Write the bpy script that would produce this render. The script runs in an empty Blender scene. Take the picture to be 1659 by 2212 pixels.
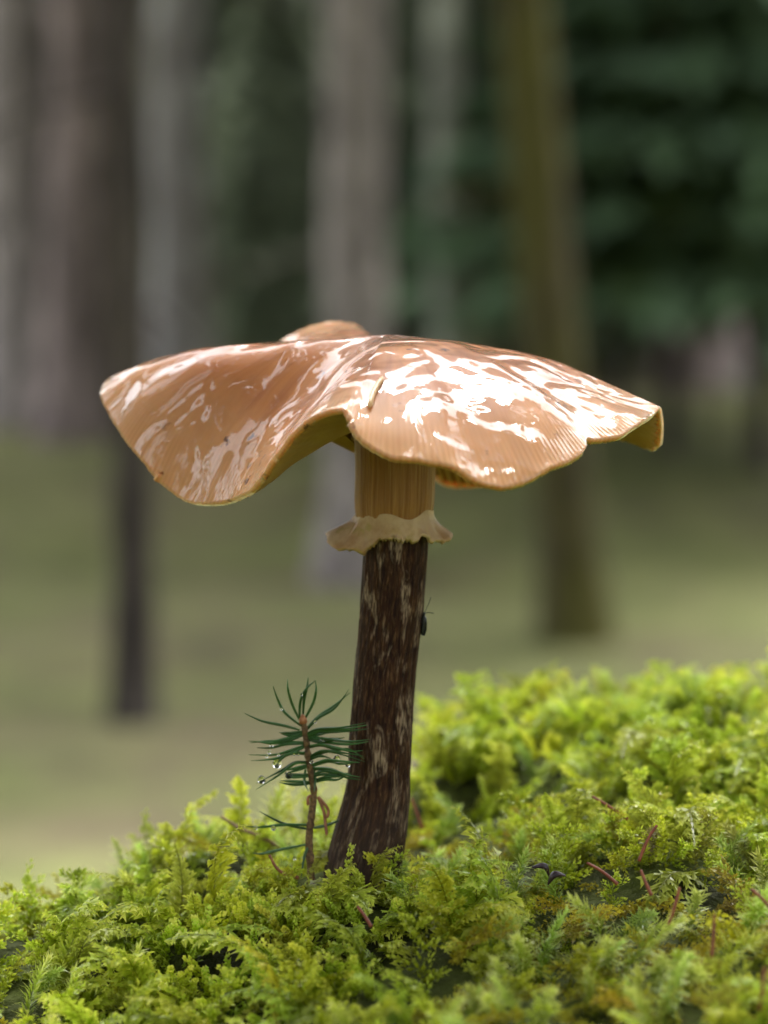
import bpy, bmesh, math, random
import numpy as np
from mathutils import Vector, Matrix, noise

random.seed(7)
RNG = np.random.default_rng(7)
S = bpy.context.scene
COL = S.collection
R = math.radians

# ------------------------------------------------------------------ camera
# photo pixel units: the picture is 1659 x 2212 units, 1 unit = 0.082 mm at the mushroom
PX = 8.2e-5
DIST = 0.50
K = PX / DIST
PITCH = R(2.85)
FWD = Vector((0, math.cos(PITCH), -math.sin(PITCH)))
UPV = Vector((0, math.sin(PITCH), math.cos(PITCH)))
CAM = Vector((0, 0, 0.0594)) - FWD * DIST
cam_d = bpy.data.cameras.new('camera')
cam_d.sensor_fit = 'VERTICAL'
cam_d.sensor_height = 24.0
cam_d.lens = 12.0 / (1106 * K)
cam_d.clip_start = 0.02
cam_d.clip_end = 600
cam_d.dof.use_dof = True
cam_d.dof.focus_distance = 0.480
cam_d.dof.aperture_fstop = cam_d.lens / 7.5
cam_d.dof.aperture_blades = 0
cam = bpy.data.objects.new('camera', cam_d)
COL.objects.link(cam)
cam.location = CAM
cam.rotation_euler = (math.pi / 2 - PITCH, 0, 0)
S.camera = cam

# ------------------------------------------------------------------ sky, sun, exposure
SUN_EL, SUN_AZ = 71.0, 16.0      # azimuth: clockwise from +Y (away from the camera)
w = bpy.data.worlds.new('World')
S.world = w
w.use_nodes = True
nt = w.node_tree
nt.nodes.clear()
sky = nt.nodes.new('ShaderNodeTexSky')
sky.sky_type = 'NISHITA'
sky.sun_disc = False
sky.sun_elevation = R(SUN_EL)
sky.sun_rotation = R(SUN_AZ)
sky.air_density = 1.0
sky.dust_density = 4.0
hs = nt.nodes.new('ShaderNodeHueSaturation')
hs.inputs['Saturation'].default_value = 0.22      # overcast: the blue is washed out
bg = nt.nodes.new('ShaderNodeBackground')
bg.inputs['Strength'].default_value = 0.15
wo = nt.nodes.new('ShaderNodeOutputWorld')
nt.links.new(sky.outputs[0], hs.inputs['Color'])
nt.links.new(hs.outputs[0], bg.inputs['Color'])
nt.links.new(bg.outputs[0], wo.inputs['Surface'])

sun_d = bpy.data.lights.new('sun', 'SUN')
sun_d.energy = 1.5
sun_d.angle = R(24)
sun_d.color = (1.0, 0.98, 0.96)
sun = bpy.data.objects.new('sun', sun_d)
COL.objects.link(sun)
sd = Vector((math.sin(R(SUN_AZ)) * math.cos(R(SUN_EL)), math.cos(R(SUN_AZ)) * math.cos(R(SUN_EL)), math.sin(R(SUN_EL))))
sun.rotation_euler = sd.to_track_quat('Z', 'Y').to_euler()
sun.location = (0, 0, 30)

S.view_settings.view_transform = 'Standard'
S.view_settings.look = 'None'
S.view_settings.exposure = 2.42
S.view_settings.gamma = 1.0
S.view_settings.use_curve_mapping = False
S.render.engine = 'CYCLES'
S.cycles.use_denoising = True
S.cycles.max_bounces = 10
S.cycles.transparent_max_bounces = 8
S.cycles.caustics_reflective = False
S.cycles.caustics_refractive = False
S.cycles.sample_clamp_indirect = 6.0


# ------------------------------------------------------------------ helpers
def P(px, py, Y=0.0):
    """photo unit (px, py) on the vertical plane at depth Y -> world point"""
    d = FWD + Vector((1, 0, 0)) * ((px - 829.5) * K) + UPV * ((1106 - py) * K)
    t = (Y - CAM.y) / d.y
    return CAM + d * t


def tag(o, label=None, cat=None, group=None, kind=None):
    if label: o['label'] = label
    if cat: o['category'] = cat
    if group: o['group'] = group
    if kind: o['kind'] = kind
    return o


def mesh_np(name, V, F, mat=None, col=None, smooth=False, uv=None):
    """V (n,3); F (m,3) or (m,4) or a list of such arrays"""
    me = bpy.data.meshes.new(name)
    Fs = F if isinstance(F, list) else [F]
    Fs = [np.asarray(f, dtype=np.int32) for f in Fs if len(f)]
    loops = np.concatenate([f.ravel() for f in Fs])
    tot = np.concatenate([np.full(len(f), f.shape[1], dtype=np.int32) for f in Fs])
    start = np.concatenate([[0], np.cumsum(tot)[:-1]]).astype(np.int32)
    me.vertices.add(len(V))
    me.vertices.foreach_set('co', np.asarray(V, dtype=np.float32).ravel())
    me.loops.add(len(loops))
    me.loops.foreach_set('vertex_index', loops)
    me.polygons.add(len(tot))
    me.polygons.foreach_set('loop_start', start)
    me.polygons.foreach_set('loop_total', tot)
    me.update(calc_edges=True)
    if smooth:
        me.polygons.foreach_set('use_smooth', np.ones(len(tot), dtype=bool))
    if col is not None:
        a = me.color_attributes.new('Col', 'FLOAT_COLOR', 'POINT')
        c = np.ones((len(V), 4), dtype=np.float32)
        c[:, :3] = col
        a.data.foreach_set('color', c.ravel())
    if uv is not None:
        u = me.uv_layers.new(name='UVMap')
        u.data.foreach_set('uv', np.asarray(uv, dtype=np.float32)[loops].ravel())
    if mat: me.materials.append(mat)
    return me


def obj(name, me, parent=None):
    o = bpy.data.objects.new(name, me)
    COL.objects.link(o)
    if parent is not None: o.parent = parent
    return o


def empty(name, loc=(0, 0, 0)):
    o = bpy.data.objects.new(name, None)
    COL.objects.link(o)
    o.location = loc
    o.empty_display_size = 0.01
    return o


def catmull(pts, n, closed=False):
    """Catmull-Rom resample of a list of tuples to n samples"""
    A = np.asarray(pts, dtype=float)
    m = len(A)
    out = []
    segs = m if closed else m - 1
    for i in range(n):
        f = i / n * segs if closed else i / (n - 1) * segs
        k = min(int(f), segs - 1)
        u = f - k
        if closed:
            p0, p1, p2, p3 = A[(k - 1) % m], A[k % m], A[(k + 1) % m], A[(k + 2) % m]
        else:
            p0, p1, p2, p3 = A[max(k - 1, 0)], A[k], A[k + 1], A[min(k + 2, m - 1)]
        out.append(0.5 * (2 * p1 + (p2 - p0) * u + (2 * p0 - 5 * p1 + 4 * p2 - p3) * u * u + (3 * p1 - p0 - 3 * p2 + p3) * u ** 3))
    return np.array(out)


def tube(pts, radii, sides=8, cap=True, flat=1.0):
    """swept tube: returns V, quads, tris"""
    pts = np.asarray(pts, float)
    n = len(pts)
    V, Q, T = [], [], []
    tan = np.gradient(pts, axis=0)
    ref = np.array([0.0, 1.0, 0.13])
    for i in range(n):
        t = tan[i] / (np.linalg.norm(tan[i]) + 1e-12)
        a = np.cross(t, ref); a /= np.linalg.norm(a) + 1e-12
        b = np.cross(a, t)
        for k in range(sides):
            an = 2 * math.pi * k / sides
            V.append(pts[i] + radii[i] * (a * math.cos(an) + b * math.sin(an) * flat))
    for i in range(n - 1):
        for k in range(sides):
            k2 = (k + 1) % sides
            Q.append((i * sides + k, i * sides + k2, (i + 1) * sides + k2, (i + 1) * sides + k))
    if cap:
        for end, base in ((0, 0), (n - 1, (n - 1) * sides)):
            V.append(pts[end] + (pts[end] - pts[1 if end == 0 else n - 2]) * 0.15)
            c = len(V) - 1
            for k in range(sides):
                k2 = (k + 1) % sides
                T.append((base + k2, base + k, c) if end == 0 else (base + k, base + k2, c))
    return np.array(V), np.array(Q), np.array(T)


def nz(x, y, z=0.0):
    return noise.noise(Vector((x, y, z)))


# ------------------------------------------------------------------ materials
class NB:
    def __init__(self, name):
        self.m = bpy.data.materials.new(name)
        self.m.use_nodes = True
        self.t = self.m.node_tree
        self.t.nodes.clear()
        self.out = self.n('ShaderNodeOutputMaterial')

    def n(self, typ, **kw):
        x = self.t.nodes.new(typ)
        for k, v in kw.items():
            if k[0] == '_':
                x.inputs[k[1:].replace('_', ' ')].default_value = v
            else:
                setattr(x, k, v)
        return x

    def l(self, a, b):
        self.t.links.new(a, b)

    def ramp(self, src, stops, interp='LINEAR'):
        r = self.n('ShaderNodeValToRGB')
        r.color_ramp.interpolation = interp
        e = r.color_ramp.elements
        while len(e) < len(stops): e.new(0.5)
        for i, (p, c) in enumerate(stops):
            e[i].position = p
            e[i].color = (c, c, c, 1) if isinstance(c, (int, float)) else (*c, 1)
        self.l(src, r.inputs[0])
        return r.outputs[0]

    def noise(self, vec, scale, detail=4, rough=0.55, dist=0.0):
        x = self.n('ShaderNodeTexNoise', _Scale=scale, _Detail=detail, _Roughness=rough, _Distortion=dist)
        if vec is not None: self.l(vec, x.inputs['Vector'])
        return x.outputs['Fac']

    def map(self, vec, scale):
        x = self.n('ShaderNodeMapping')
        x.inputs['Scale'].default_value = scale
        self.l(vec, x.inputs['Vector'])
        return x.outputs[0]

    def mix(self, fac, a, b, blend='MIX'):
        x = self.n('ShaderNodeMix', data_type='RGBA', blend_type=blend)
        for i, v in ((0, fac), (6, a), (7, b)):
            if isinstance(v, (int, float)): x.inputs[i].default_value = v
            elif isinstance(v, tuple): x.inputs[i].default_value = (*v, 1)
            else: self.l(v, x.inputs[i])
        return x.outputs[2]

    def math(self, op, a, b=0.0):
        x = self.n('ShaderNodeMath', operation=op)
        for i, v in ((0, a), (1, b)):
            if isinstance(v, (int, float)): x.inputs[i].default_value = v
            else: self.l(v, x.inputs[i])
        return x.outputs[0]

    def bump(self, h, dist, strength=1.0, normal=None):
        x = self.n('ShaderNodeBump', _Strength=strength, _Distance=dist)
        self.l(h, x.inputs['Height'])
        if normal is not None: self.l(normal, x.inputs['Normal'])
        return x.outputs[0]

    def bsdf(self, color, rough=0.6, spec=0.5, normal=None, **kw):
        b = self.n('ShaderNodeBsdfPrincipled')
        for k, v in (('Base Color', color), ('Roughness', rough)):
            if isinstance(v, tuple): b.inputs[k].default_value = (*v, 1)
            elif isinstance(v, (int, float)): b.inputs[k].default_value = v
            else: self.l(v, b.inputs[k])
        b.inputs['Specular IOR Level'].default_value = spec
        if normal is not None: self.l(normal, b.inputs['Normal'])
        for k, v in kw.items():
            b.inputs[k.replace('_', ' ')].default_value = v
        return b

    def done(self, sh):
        self.l(sh, self.out.inputs['Surface'])
        return self.m


def leafy(name, trans=0.35, rough=0.45):
    """thin wet leaf lit from both sides, colour from the Col attribute"""
    b = NB(name)
    a = b.n('ShaderNodeAttribute', attribute_name='Col').outputs['Color']
    p = b.bsdf(a, rough, 0.28)
    t = b.n('ShaderNodeBsdfTranslucent')
    b.l(a, t.inputs['Color'])
    m = b.n('ShaderNodeMixShader', _Fac=trans)
    b.l(p.outputs[0], m.inputs[1]); b.l(t.outputs[0], m.inputs[2])
    return b.done(m.outputs[0])


M_MOSS = leafy('moss_leaf', 0.42, 0.33)
M_LEAF = leafy('tree_foliage', 0.25, 0.6)
M_NEEDLE = leafy('seedling_needle', 0.12, 0.3)


def cap_material():
    b = NB('slimy_cap_skin')
    uv = b.n('ShaderNodeUVMap', uv_map='UVMap').outputs[0]
    co = b.n('ShaderNodeTexCoord').outputs['Object']
    sep = b.n('ShaderNodeSeparateXYZ'); b.l(uv, sep.inputs[0])
    t = sep.outputs['Y']
    # colour: hazel brown, paler towards the margin, radial streaks, small dark flecks
    radial = b.map(uv, (60, 2.2, 1))
    streak = b.noise(radial, 1.0, 5, 0.6, 0.6)
    blot = b.noise(co, 55, 4, 0.55)
    c1 = b.mix(b.ramp(blot, [(0.3, 0.0), (0.7, 1.0)]), (0.37, 0.125, 0.030), (0.50, 0.200, 0.056))
    c1 = b.mix(b.ramp(streak, [(0.35, 0.0), (0.7, 0.75)]), c1, (0.26, 0.076, 0.017))
    c1 = b.mix(b.ramp(t, [(0.0, 0.75), (0.4, 0.0)]), c1, (0.17, 0.052, 0.016))
    c1 = b.mix(b.ramp(t, [(0.68, 0.0), (0.94, 0.6), (1.0, 0.85)]), c1, (0.62, 0.33, 0.135))
    # the gills show through the thin margin as fine radial lines
    lines = b.math('SINE', b.math('MULTIPLY', sep.outputs['X'], 2 * math.pi * 340))
    lines = b.math('MULTIPLY', b.math('ADD', b.math('MULTIPLY', lines, 0.5), 0.5), b.math('MULTIPLY', b.ramp(t, [(0.80, 0.0), (0.95, 0.5)]), b.ramp(b.noise(co, 70, 2), [(0.35, 0.25), (0.65, 1.0)])))
    c1 = b.mix(lines, c1, (0.36, 0.135, 0.04))
    vo = b.n('ShaderNodeTexVoronoi', _Scale=170.0, _Randomness=1.0)
    dw = b.n('ShaderNodeMix', data_type='RGBA', _Factor=0.004)
    wob = b.n('ShaderNodeTexNoise', _Scale=900.0, _Detail=3.0)
    b.l(co, wob.inputs['Vector'])
    b.l(co, dw.inputs[6]); b.l(wob.outputs['Color'], dw.inputs[7])
    b.l(dw.outputs[2], vo.inputs['Vector'])
    spot = b.ramp(vo.outputs['Distance'], [(0.10, 1.0), (0.2, 0.0)])
    sel = b.ramp(b.noise(co, 90, 2), [(0.46, 0.0), (0.55, 1.0)])
    c1 = b.mix(b.math('MULTIPLY', b.math('MULTIPLY', spot, sel), 0.9), c1, (0.07, 0.022, 0.014))
    # slime: a smooth swirling film, the mirror of the sky breaks up on it
    sw = b.noise(b.map(uv, (18, 3, 1)), 1.0, 0.3, 0.5, 0.8)
    sw2 = b.noise(co, 60, 0.9, 0.5, 1.5)
    sw3 = b.noise(co, 210, 0.5, 0.5, 0.8)
    h = b.math('ADD', b.math('MULTIPLY', sw, 0.35), b.math('MULTIPLY', sw2, 0.95))
    h = b.math('ADD', h, b.math('MULTIPLY', sw3, 0.11))
    nrm = b.bump(h, 0.0027, 1.0)
    p = b.bsdf(c1, 0.5, 0.25)
    p.inputs['Subsurface Weight'].default_value = 0.4
    p.inputs['Subsurface Radius'].default_value = (0.004, 0.0018, 0.0009)
    p.inputs['Subsurface Scale'].default_value = 1.0
    p.inputs['Coat Weight'].default_value = 1.0
    p.inputs['Coat Roughness'].default_value = 0.02
    p.inputs['Coat IOR'].default_value = 1.42
    b.l(b.ramp(b.noise(co, 140, 3, 0.6, 0.8), [(0.5, 0.015), (0.68, 0.10)]), p.inputs['Coat Roughness'])
    b.l(nrm, p.inputs['Coat Normal'])
    b.l(b.bump(streak, 0.0005, 0.5), p.inputs['Normal'])
    return b.done(p.outputs[0])


def gill_material():
    b = NB('gill_flesh')
    co = b.n('ShaderNodeTexCoord').outputs['Object']
    c = b.mix(b.noise(co, 200, 3), (0.70, 0.37, 0.14), (0.77, 0.54, 0.32))
    p = b.bsdf(c, 0.6, 0.3)
    t = b.n('ShaderNodeBsdfTranslucent'); b.l(c, t.inputs['Color'])
    m = b.n('ShaderNodeMixShader', _Fac=0.15)
    b.l(p.outputs[0], m.inputs[1]); b.l(t.outputs[0], m.inputs[2])
    return b.done(m.outputs[0])


def stipe_material(lower):
    b = NB('dark_stem_bark' if lower else 'honey_stem_flesh')
    uv = b.n('ShaderNodeUVMap', uv_map='UVMap').outputs[0]   # u around, v metres along
    fib = b.noise(b.map(uv, (44, 230 if lower else 40, 1)), 1.0, 6, 0.65, 0.5)
    fine = b.noise(b.map(uv, (120, 420 if lower else 60, 1)), 1.0, 4, 0.6, 0.3)
    big = b.noise(b.map(uv, (14, 110, 1)), 1.0, 3, 0.6, 0.9)
    if lower:
        c = b.mix(b.ramp(fib, [(0.35, 0.0), (0.65, 1.0)]), (0.011, 0.0035, 0.002), (0.058, 0.022, 0.0075))
        f2 = b.math('MULTIPLY', b.ramp(fine, [(0.50, 0.0), (0.66, 1.0)]), b.ramp(fib, [(0.40, 0.1), (0.62, 1.0)]))
        c = b.mix(b.math('MULTIPLY', f2, 0.55), c, (0.26, 0.15, 0.065))
        f3 = b.math('MULTIPLY', b.ramp(big, [(0.54, 0.0), (0.66, 1.0)]), b.ramp(fine, [(0.40, 0.0), (0.58, 1.0)]))
        c = b.mix(b.math('MULTIPLY', f3, 0.8), c, (0.42, 0.31, 0.20))
        # the foot of the stem is greyer and felted
        sep = b.n('ShaderNodeSeparateXYZ'); b.l(uv, sep.inputs[0])
        c = b.mix(b.ramp(sep.outputs['Y'], [(0.0, 0.6), (0.010, 0.3), (0.018, 0.0)]), c, (0.07, 0.05, 0.038))
        n1 = b.bump(b.math('ADD', fib, b.math('MULTIPLY', fine, 0.5)), 0.0009, 0.9)
        p = b.bsdf(c, 0.65, 0.15, n1)
    else:
        c = b.mix(b.ramp(fib, [(0.35, 0.0), (0.65, 1.0)]), (0.26, 0.105, 0.016), (0.42, 0.205, 0.05))
        c = b.mix(b.math('MULTIPLY', b.ramp(fine, [(0.5, 0.0), (0.75, 1.0)]), 0.45), c, (0.55, 0.36, 0.14))
        n1 = b.bump(b.math('ADD', fib, fine), 0.0005, 0.8)
        p = b.bsdf(c, 0.5, 0.35, n1)
        p.inputs['Subsurface Weight'].default_value = 0.15
        p.inputs['Subsurface Radius'].default_value = (0.003, 0.0015, 0.0006)
    return b.done(p.outputs[0])


def ring_material():
    b = NB('ring_skin')
    co = b.n('ShaderNodeTexCoord').outputs['Object']
    c = b.mix(b.noise(co, 260, 4), (0.50, 0.33, 0.17), (0.66, 0.49, 0.30))
    sp = b.ramp(b.noise(co, 330, 3), [(0.60, 0.0), (0.68, 1.0)])
    c = b.mix(b.ramp(b.noise(co, 120, 4, 0.65), [(0.42, 0.0), (0.62, 0.8)]), c, (0.33, 0.17, 0.055))
    c = b.mix(b.math('MULTIPLY', sp, 0.5), c, (0.34, 0.27, 0.05))
    p = b.bsdf(c, 0.55, 0.35, b.bump(b.noise(co, 900, 3), 0.0003, 0.6))
    p.inputs['Subsurface Weight'].default_value = 0.25
    p.inputs['Subsurface Radius'].default_value = (0.003, 0.0015, 0.0008)
    return b.done(p.outputs[0])


def plain(name, c1, c2, scale, rough=0.6, bump=0.0, spec=0.4):
    b = NB(name)
    co = b.n('ShaderNodeTexCoord').outputs['Object']
    f = b.noise(co, scale, 4)
    c = b.mix(b.ramp(f, [(0.35, 0.0), (0.65, 1.0)]), c1, c2)
    p = b.bsdf(c, rough, spec, b.bump(f, bump, 0.8) if bump else None)
    return b.done(p.outputs[0])


def bark(name, c1, c2, moss=None):
    b = NB(name)
    co = b.n('ShaderNodeTexCoord').outputs['Object']
    f = b.noise(b.map(co, (14, 14, 2.2)), 1.0, 5, 0.6, 0.4)
    g = b.noise(b.map(co, (3, 3, 0.9)), 1.0, 3)
    mot = b.noise(b.map(co, (9, 9, 4)), 1.0, 3, 0.6)
    c = b.mix(b.ramp(f, [(0.35, 0.0), (0.65, 1.0)]), c1, c2)
    c = b.mix(b.ramp(mot, [(0.5, 0.0), (0.66, 0.75)]), c, tuple(min(.6, v * 1.7) for v in c2))
    c = b.mix(b.ramp(mot, [(0.34, 0.7), (0.46, 0.0)]), c, tuple(v * .5 for v in c1))
    if moss:
        c = b.mix(b.ramp(g, [(0.38, 0.0), (0.6, 0.9)]), c, moss)
    p = b.bsdf(c, 0.85, 0.2, b.bump(f, 0.03, 0.9))
    return b.done(p.outputs[0])


def floor_material():
    b = NB('mossy_forest_floor')
    co = b.n('ShaderNodeTexCoord').outputs['Object']
    f = b.noise(co, 0.7, 5, 0.65, 0.5)
    g = b.noise(co, 2.6, 4, 0.65)
    e = b.noise(co, 1.3, 3, 0.6, 1.0)
    c = b.mix(b.ramp(f, [(0.36, 0.0), (0.56, 1.0)]), (0.125, 0.098, 0.058), (0.115, 0.125, 0.042))
    c = b.mix(b.ramp(g, [(0.45, 0.0), (0.66, 0.75)]), c, (0.175, 0.178, 0.066))
    c = b.mix(b.ramp(e, [(0.56, 0.0), (0.70, 0.6)]), c, (0.06, 0.055, 0.028))
    p = b.bsdf(c, 0.9, 0.15, b.bump(b.noise(co, 9, 5), 0.08, 0.8))
    return b.done(p.outputs[0])


def mound_material():
    b = NB('mound_soil')
    co = b.n('ShaderNodeTexCoord').outputs['Object']
    f = b.noise(co, 60, 5)
    c = b.mix(b.ramp(f, [(0.35, 0.0), (0.65, 1.0)]), (0.022, 0.024, 0.006), (0.075, 0.095, 0.014))
    p = b.bsdf(c, 0.85, 0.2, b.bump(b.noise(co, 260, 4), 0.004, 0.9))
    return b.done(p.outputs[0])


# ------------------------------------------------------------------ ground
def floor_z(x, y):
    d = y + 0.5
    z = np.interp(d, [-60, -12, 0, 5, 9.6, 11.3, 13, 18, 30, 60, 250], [0.4, -0.3, -1.15, -1.12, -1.05, -1.0, -0.86, -0.02, 0.75, 4.0, 34.0])
    return float(z) + 0.13 * nz(x * 0.35, y * 0.35) * min(1, max(0, d) / 4) + 0.07 * nz(x * 1.4, y * 1.4, 3) * min(1, max(0, d) / 4)


def build_floor():
    g = np.concatenate([-np.geomspace(200, 3, 46), np.linspace(-2.7, 2.7, 15), np.geomspace(3, 200, 46)])
    gy = np.concatenate([-np.geomspace(80, 3, 24), np.linspace(-2.7, 22, 110), np.geomspace(22.5, 260, 30)])
    V = np.array([(x, y, floor_z(x, y)) for y in gy for x in g])
    n, m = len(g), len(gy)
    i = np.arange(m - 1)[:, None] * n + np.arange(n - 1)[None, :]
    F = np.stack([i, i + 1, i + n + 1, i + n], -1).reshape(-1, 4)
    o = obj('forest_floor', mesh_np('forest_floor', V, F, floor_material(), smooth=True))
    tag(o, kind='structure')


def edge_y(x):     # where the mossy bank falls away behind
    return float(np.interp(x, [-0.4, -0.09, -0.065, -0.03, 0.0, 0.012, 0.05, 0.1, 0.4], [-0.06, 0.0, 0.03, 0.055, 0.08, 0.125, 0.145, 0.15, 0.17]))


HOLE = P(445, 1880, 0.0)


def mound_z(x, y):
    z = -0.0112 + (0.14 if x < 0 else 0.10) * max(-0.15, min(0.15, x)) + (0.10 * y if y > 0 else 0.13 * y)
    z += 0.05 * max(0.0, min(x - 0.02, 0.1)) * max(0.0, min(1.0, (y + 0.02) / 0.12))
    z += 0.0085 * nz(x * 20, y * 20, 1.3) + 0.006 * nz(x * 52, y * 52, 7)
    z += 0.0105 * math.exp(-((x + 0.044) ** 2 + (y - 0.028) ** 2) / 0.027 ** 2)
    z += 0.006 * math.exp(-((x - 0.02) ** 2 + (y - 0.11) ** 2) / 0.03 ** 2)
    z += 0.005 * math.exp(-((x + 0.004) ** 2 + (y + 0.014) ** 2) / 0.014 ** 2)
    d = y - edge_y(x)
    if d > -0.03:
        z -= 0.8 * (d + 0.03) ** 2 / 0.12 if d < 0.09 else 0.096 + 1.6 * (d - 0.09)
    q = max(0.0, -0.55 - y)
    z -= 1.2 * q
    q = max(0.0, abs(x) - 0.45)
    z -= 1.2 * q
    h2 = (x - HOLE.x) ** 2 + (y - 0.015) ** 2
    z -= 0.014 * math.exp(-h2 / (0.011 ** 2))
    return max(z, -1.6)


def build_mound():
    g = np.concatenate([np.linspace(-1.5, -0.25, 30), np.linspace(-0.24, 0.28, 150), np.linspace(0.3, 1.5, 30)])
    gy = np.concatenate([np.linspace(-1.6, -0.3, 26), np.linspace(-0.29, 0.34, 170), np.linspace(0.36, 1.4, 30)])
    V = np.array([(x, y, mound_z(x, y)) for y in gy for x in g])
    n, m = len(g), len(gy)
    i = np.arange(m - 1)[:, None] * n + np.arange(n - 1)[None, :]
    F = np.stack([i, i + 1, i + n + 1, i + n], -1).reshape(-1, 4)
    o = obj('mossy_bank', mesh_np('mossy_bank', V, F, mound_material(), smooth=True))
    tag(o, kind='structure')


build_floor()
build_mound()

# ------------------------------------------------------------------ forest
BARKS = {
    'grey': bark('grey_bark', (0.13, 0.112, 0.104), (0.25, 0.22, 0.205)),
    'pale': bark('pale_bark', (0.22, 0.198, 0.19), (0.38, 0.35, 0.335)),
    'dark': bark('dark_bark', (0.025, 0.02, 0.018), (0.06, 0.05, 0.042)),
    'olive': bark('olive_mossy_bark', (0.032, 0.027, 0.016), (0.06, 0.05, 0.022), (0.07, 0.066, 0.012)),
    'green': bark('lichen_bark', (0.15, 0.15, 0.128), (0.25, 0.26, 0.215)),
    'brown': bark('brown_bark', (0.10, 0.08, 0.074), (0.19, 0.15, 0.14)),
}


def foliage_mesh(name, n, r0, r1, z0, z1, size, dark, light, power=0.8, rng=None, layer=0.0):
    """cone of drooping spruce sprays: many leaf-sized faces in whorls"""
    rng = rng or RNG
    f = rng.random(n)
    z = z0 + (z1 - z0) * f
    rad = (r0 * (1 - f) ** power + r1) * np.sqrt(rng.random(n) * 0.9 + 0.1)
    # whorls: cluster the sprays on boughs
    nb = 60
    ba = rng.random(nb) * 2 * np.pi
    k = rng.integers(0, nb, n)
    th = ba[k] + rng.normal(0, 0.22, n)
    if layer: z = np.round(z / layer) * layer
    z = z + rng.normal(0, 0.05, n) - 0.25 * rad
    c = np.stack([rad * np.cos(th), rad * np.sin(th), z], -1)
    L = size * (0.6 + 0.8 * rng.random(n))
    out = np.stack([np.cos(th), np.sin(th), -0.35 + rng.normal(0, 0.25, n)], -1) + rng.normal(0, 0.25, (n, 3))
    out /= np.linalg.norm(out, axis=1)[:, None]
    side = np.cross(out, np.array([0, 0, 1.0])) + rng.normal(0, 0.3, (n, 3))
    side /= np.linalg.norm(side, axis=1)[:, None]
    W = L * 0.32
    a = c - out * L[:, None] * 0.5
    d = c + out * L[:, None] * 0.5 - np.array([0, 0, 1.0]) * (L * 0.15)[:, None]
    V = np.stack([a, c + side * W[:, None], d, c - side * W[:, None]], 1).reshape(-1, 3)
    F = np.arange(4 * n).reshape(n, 4)
    mixv = np.clip(rng.random(n)[:, None] * 0.7 + 0.3 * rng.random((nb, 1))[k], 0, 1)
    colr = np.array(dark) * (1 - mixv) + np.array(light) * mixv
    return mesh_np(name, V, F, M_LEAF, np.repeat(colr, 4, 0))


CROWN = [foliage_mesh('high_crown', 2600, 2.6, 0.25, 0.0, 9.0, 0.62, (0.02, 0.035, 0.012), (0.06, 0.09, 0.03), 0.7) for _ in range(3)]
SKY_BREAK = [foliage_mesh('sky_breaking_crown', 165, 2.5, 0.3, 0.0, 9.0, 1.35, (0.02, 0.035, 0.012), (0.06, 0.09, 0.03), 0.6) for _ in range(3)]  # sparse chunky crowns shaped to cut the sky reflected in the cap into patches
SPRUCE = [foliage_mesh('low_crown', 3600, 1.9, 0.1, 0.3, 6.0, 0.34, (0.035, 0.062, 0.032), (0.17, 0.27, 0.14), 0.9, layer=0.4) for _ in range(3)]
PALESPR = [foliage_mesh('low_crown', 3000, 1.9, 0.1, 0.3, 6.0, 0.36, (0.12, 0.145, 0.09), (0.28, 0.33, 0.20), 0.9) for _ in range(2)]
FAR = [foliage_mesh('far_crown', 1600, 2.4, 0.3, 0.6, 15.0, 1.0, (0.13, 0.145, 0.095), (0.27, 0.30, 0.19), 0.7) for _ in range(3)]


def trunk_mesh(name, r, h, mat, lean=(0, 0), seed=0, stubs=6):
    n = 18
    Vs, Qs, Ts, off = [], [], [], 0
    zs = np.linspace(0, 1, n) ** 1.6 * h
    pts = [(lean[0] * z + 0.4 * r * nz(z * .7, seed), lean[1] * z + 0.4 * r * nz(z * .7, seed + 9), z - 0.15) for z in zs]
    rad = [r * (1 - 0.75 * z / h) * (1 + 0.7 * math.exp(-z / (2.0 * r))) * (1 + 0.05 * nz(z * 2, seed, 4)) for z in zs]
    v, q, t = tube(pts, rad, 14)
    Vs.append(v); Qs.append(q); Ts.append(t); off = len(v)
    rr = random.Random(seed)
    for _ in range(stubs):
        z = rr.uniform(1.5, h * 0.6); a = rr.uniform(0, 6.28); L = rr.uniform(0.3, 0.9)
        b0 = np.array((lean[0] * z, lean[1] * z, z - 0.15)); dr = np.array((math.cos(a), math.sin(a), -0.25))
        v, q, t = tube([b0, b0 + dr * L * .5, b0 + dr * L + np.array((0, 0, -.05))], [0.018, 0.012, 0.004], 5)
        Vs.append(v); Qs.append(q + off); Ts.append(t + off); off += len(v)
    return mesh_np(name, np.concatenate(Vs), [np.concatenate(Qs), np.concatenate(Ts)], mat, smooth=True)


def tree_at(x, y, r, h, kind, label, group=None, crown_z=5.5, lean=(0, 0), seed=0, crown=None, cs=1.0, cat='tree', name='forest_tree'):
    root = empty(name, (x, y, floor_z(x, y)))
    obj('trunk', trunk_mesh('trunk', r, h, BARKS[kind], lean, seed), root)
    if crown is not None:
        c = obj('crown', crown, root)
        c.location = (lean[0] * crown_z, lean[1] * crown_z, crown_z)
        c.rotation_euler = (0, 0, seed * 1.7)
        c.scale = (cs, cs, cs * (h - crown_z) / 9.0 if crown in CROWN or crown in SKY_BREAK else cs)
    tag(root, label, cat, group)
    return root


def at(px, D):     # world x at distance D for photo column px
    return (px - 829.5) * K * D


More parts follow.
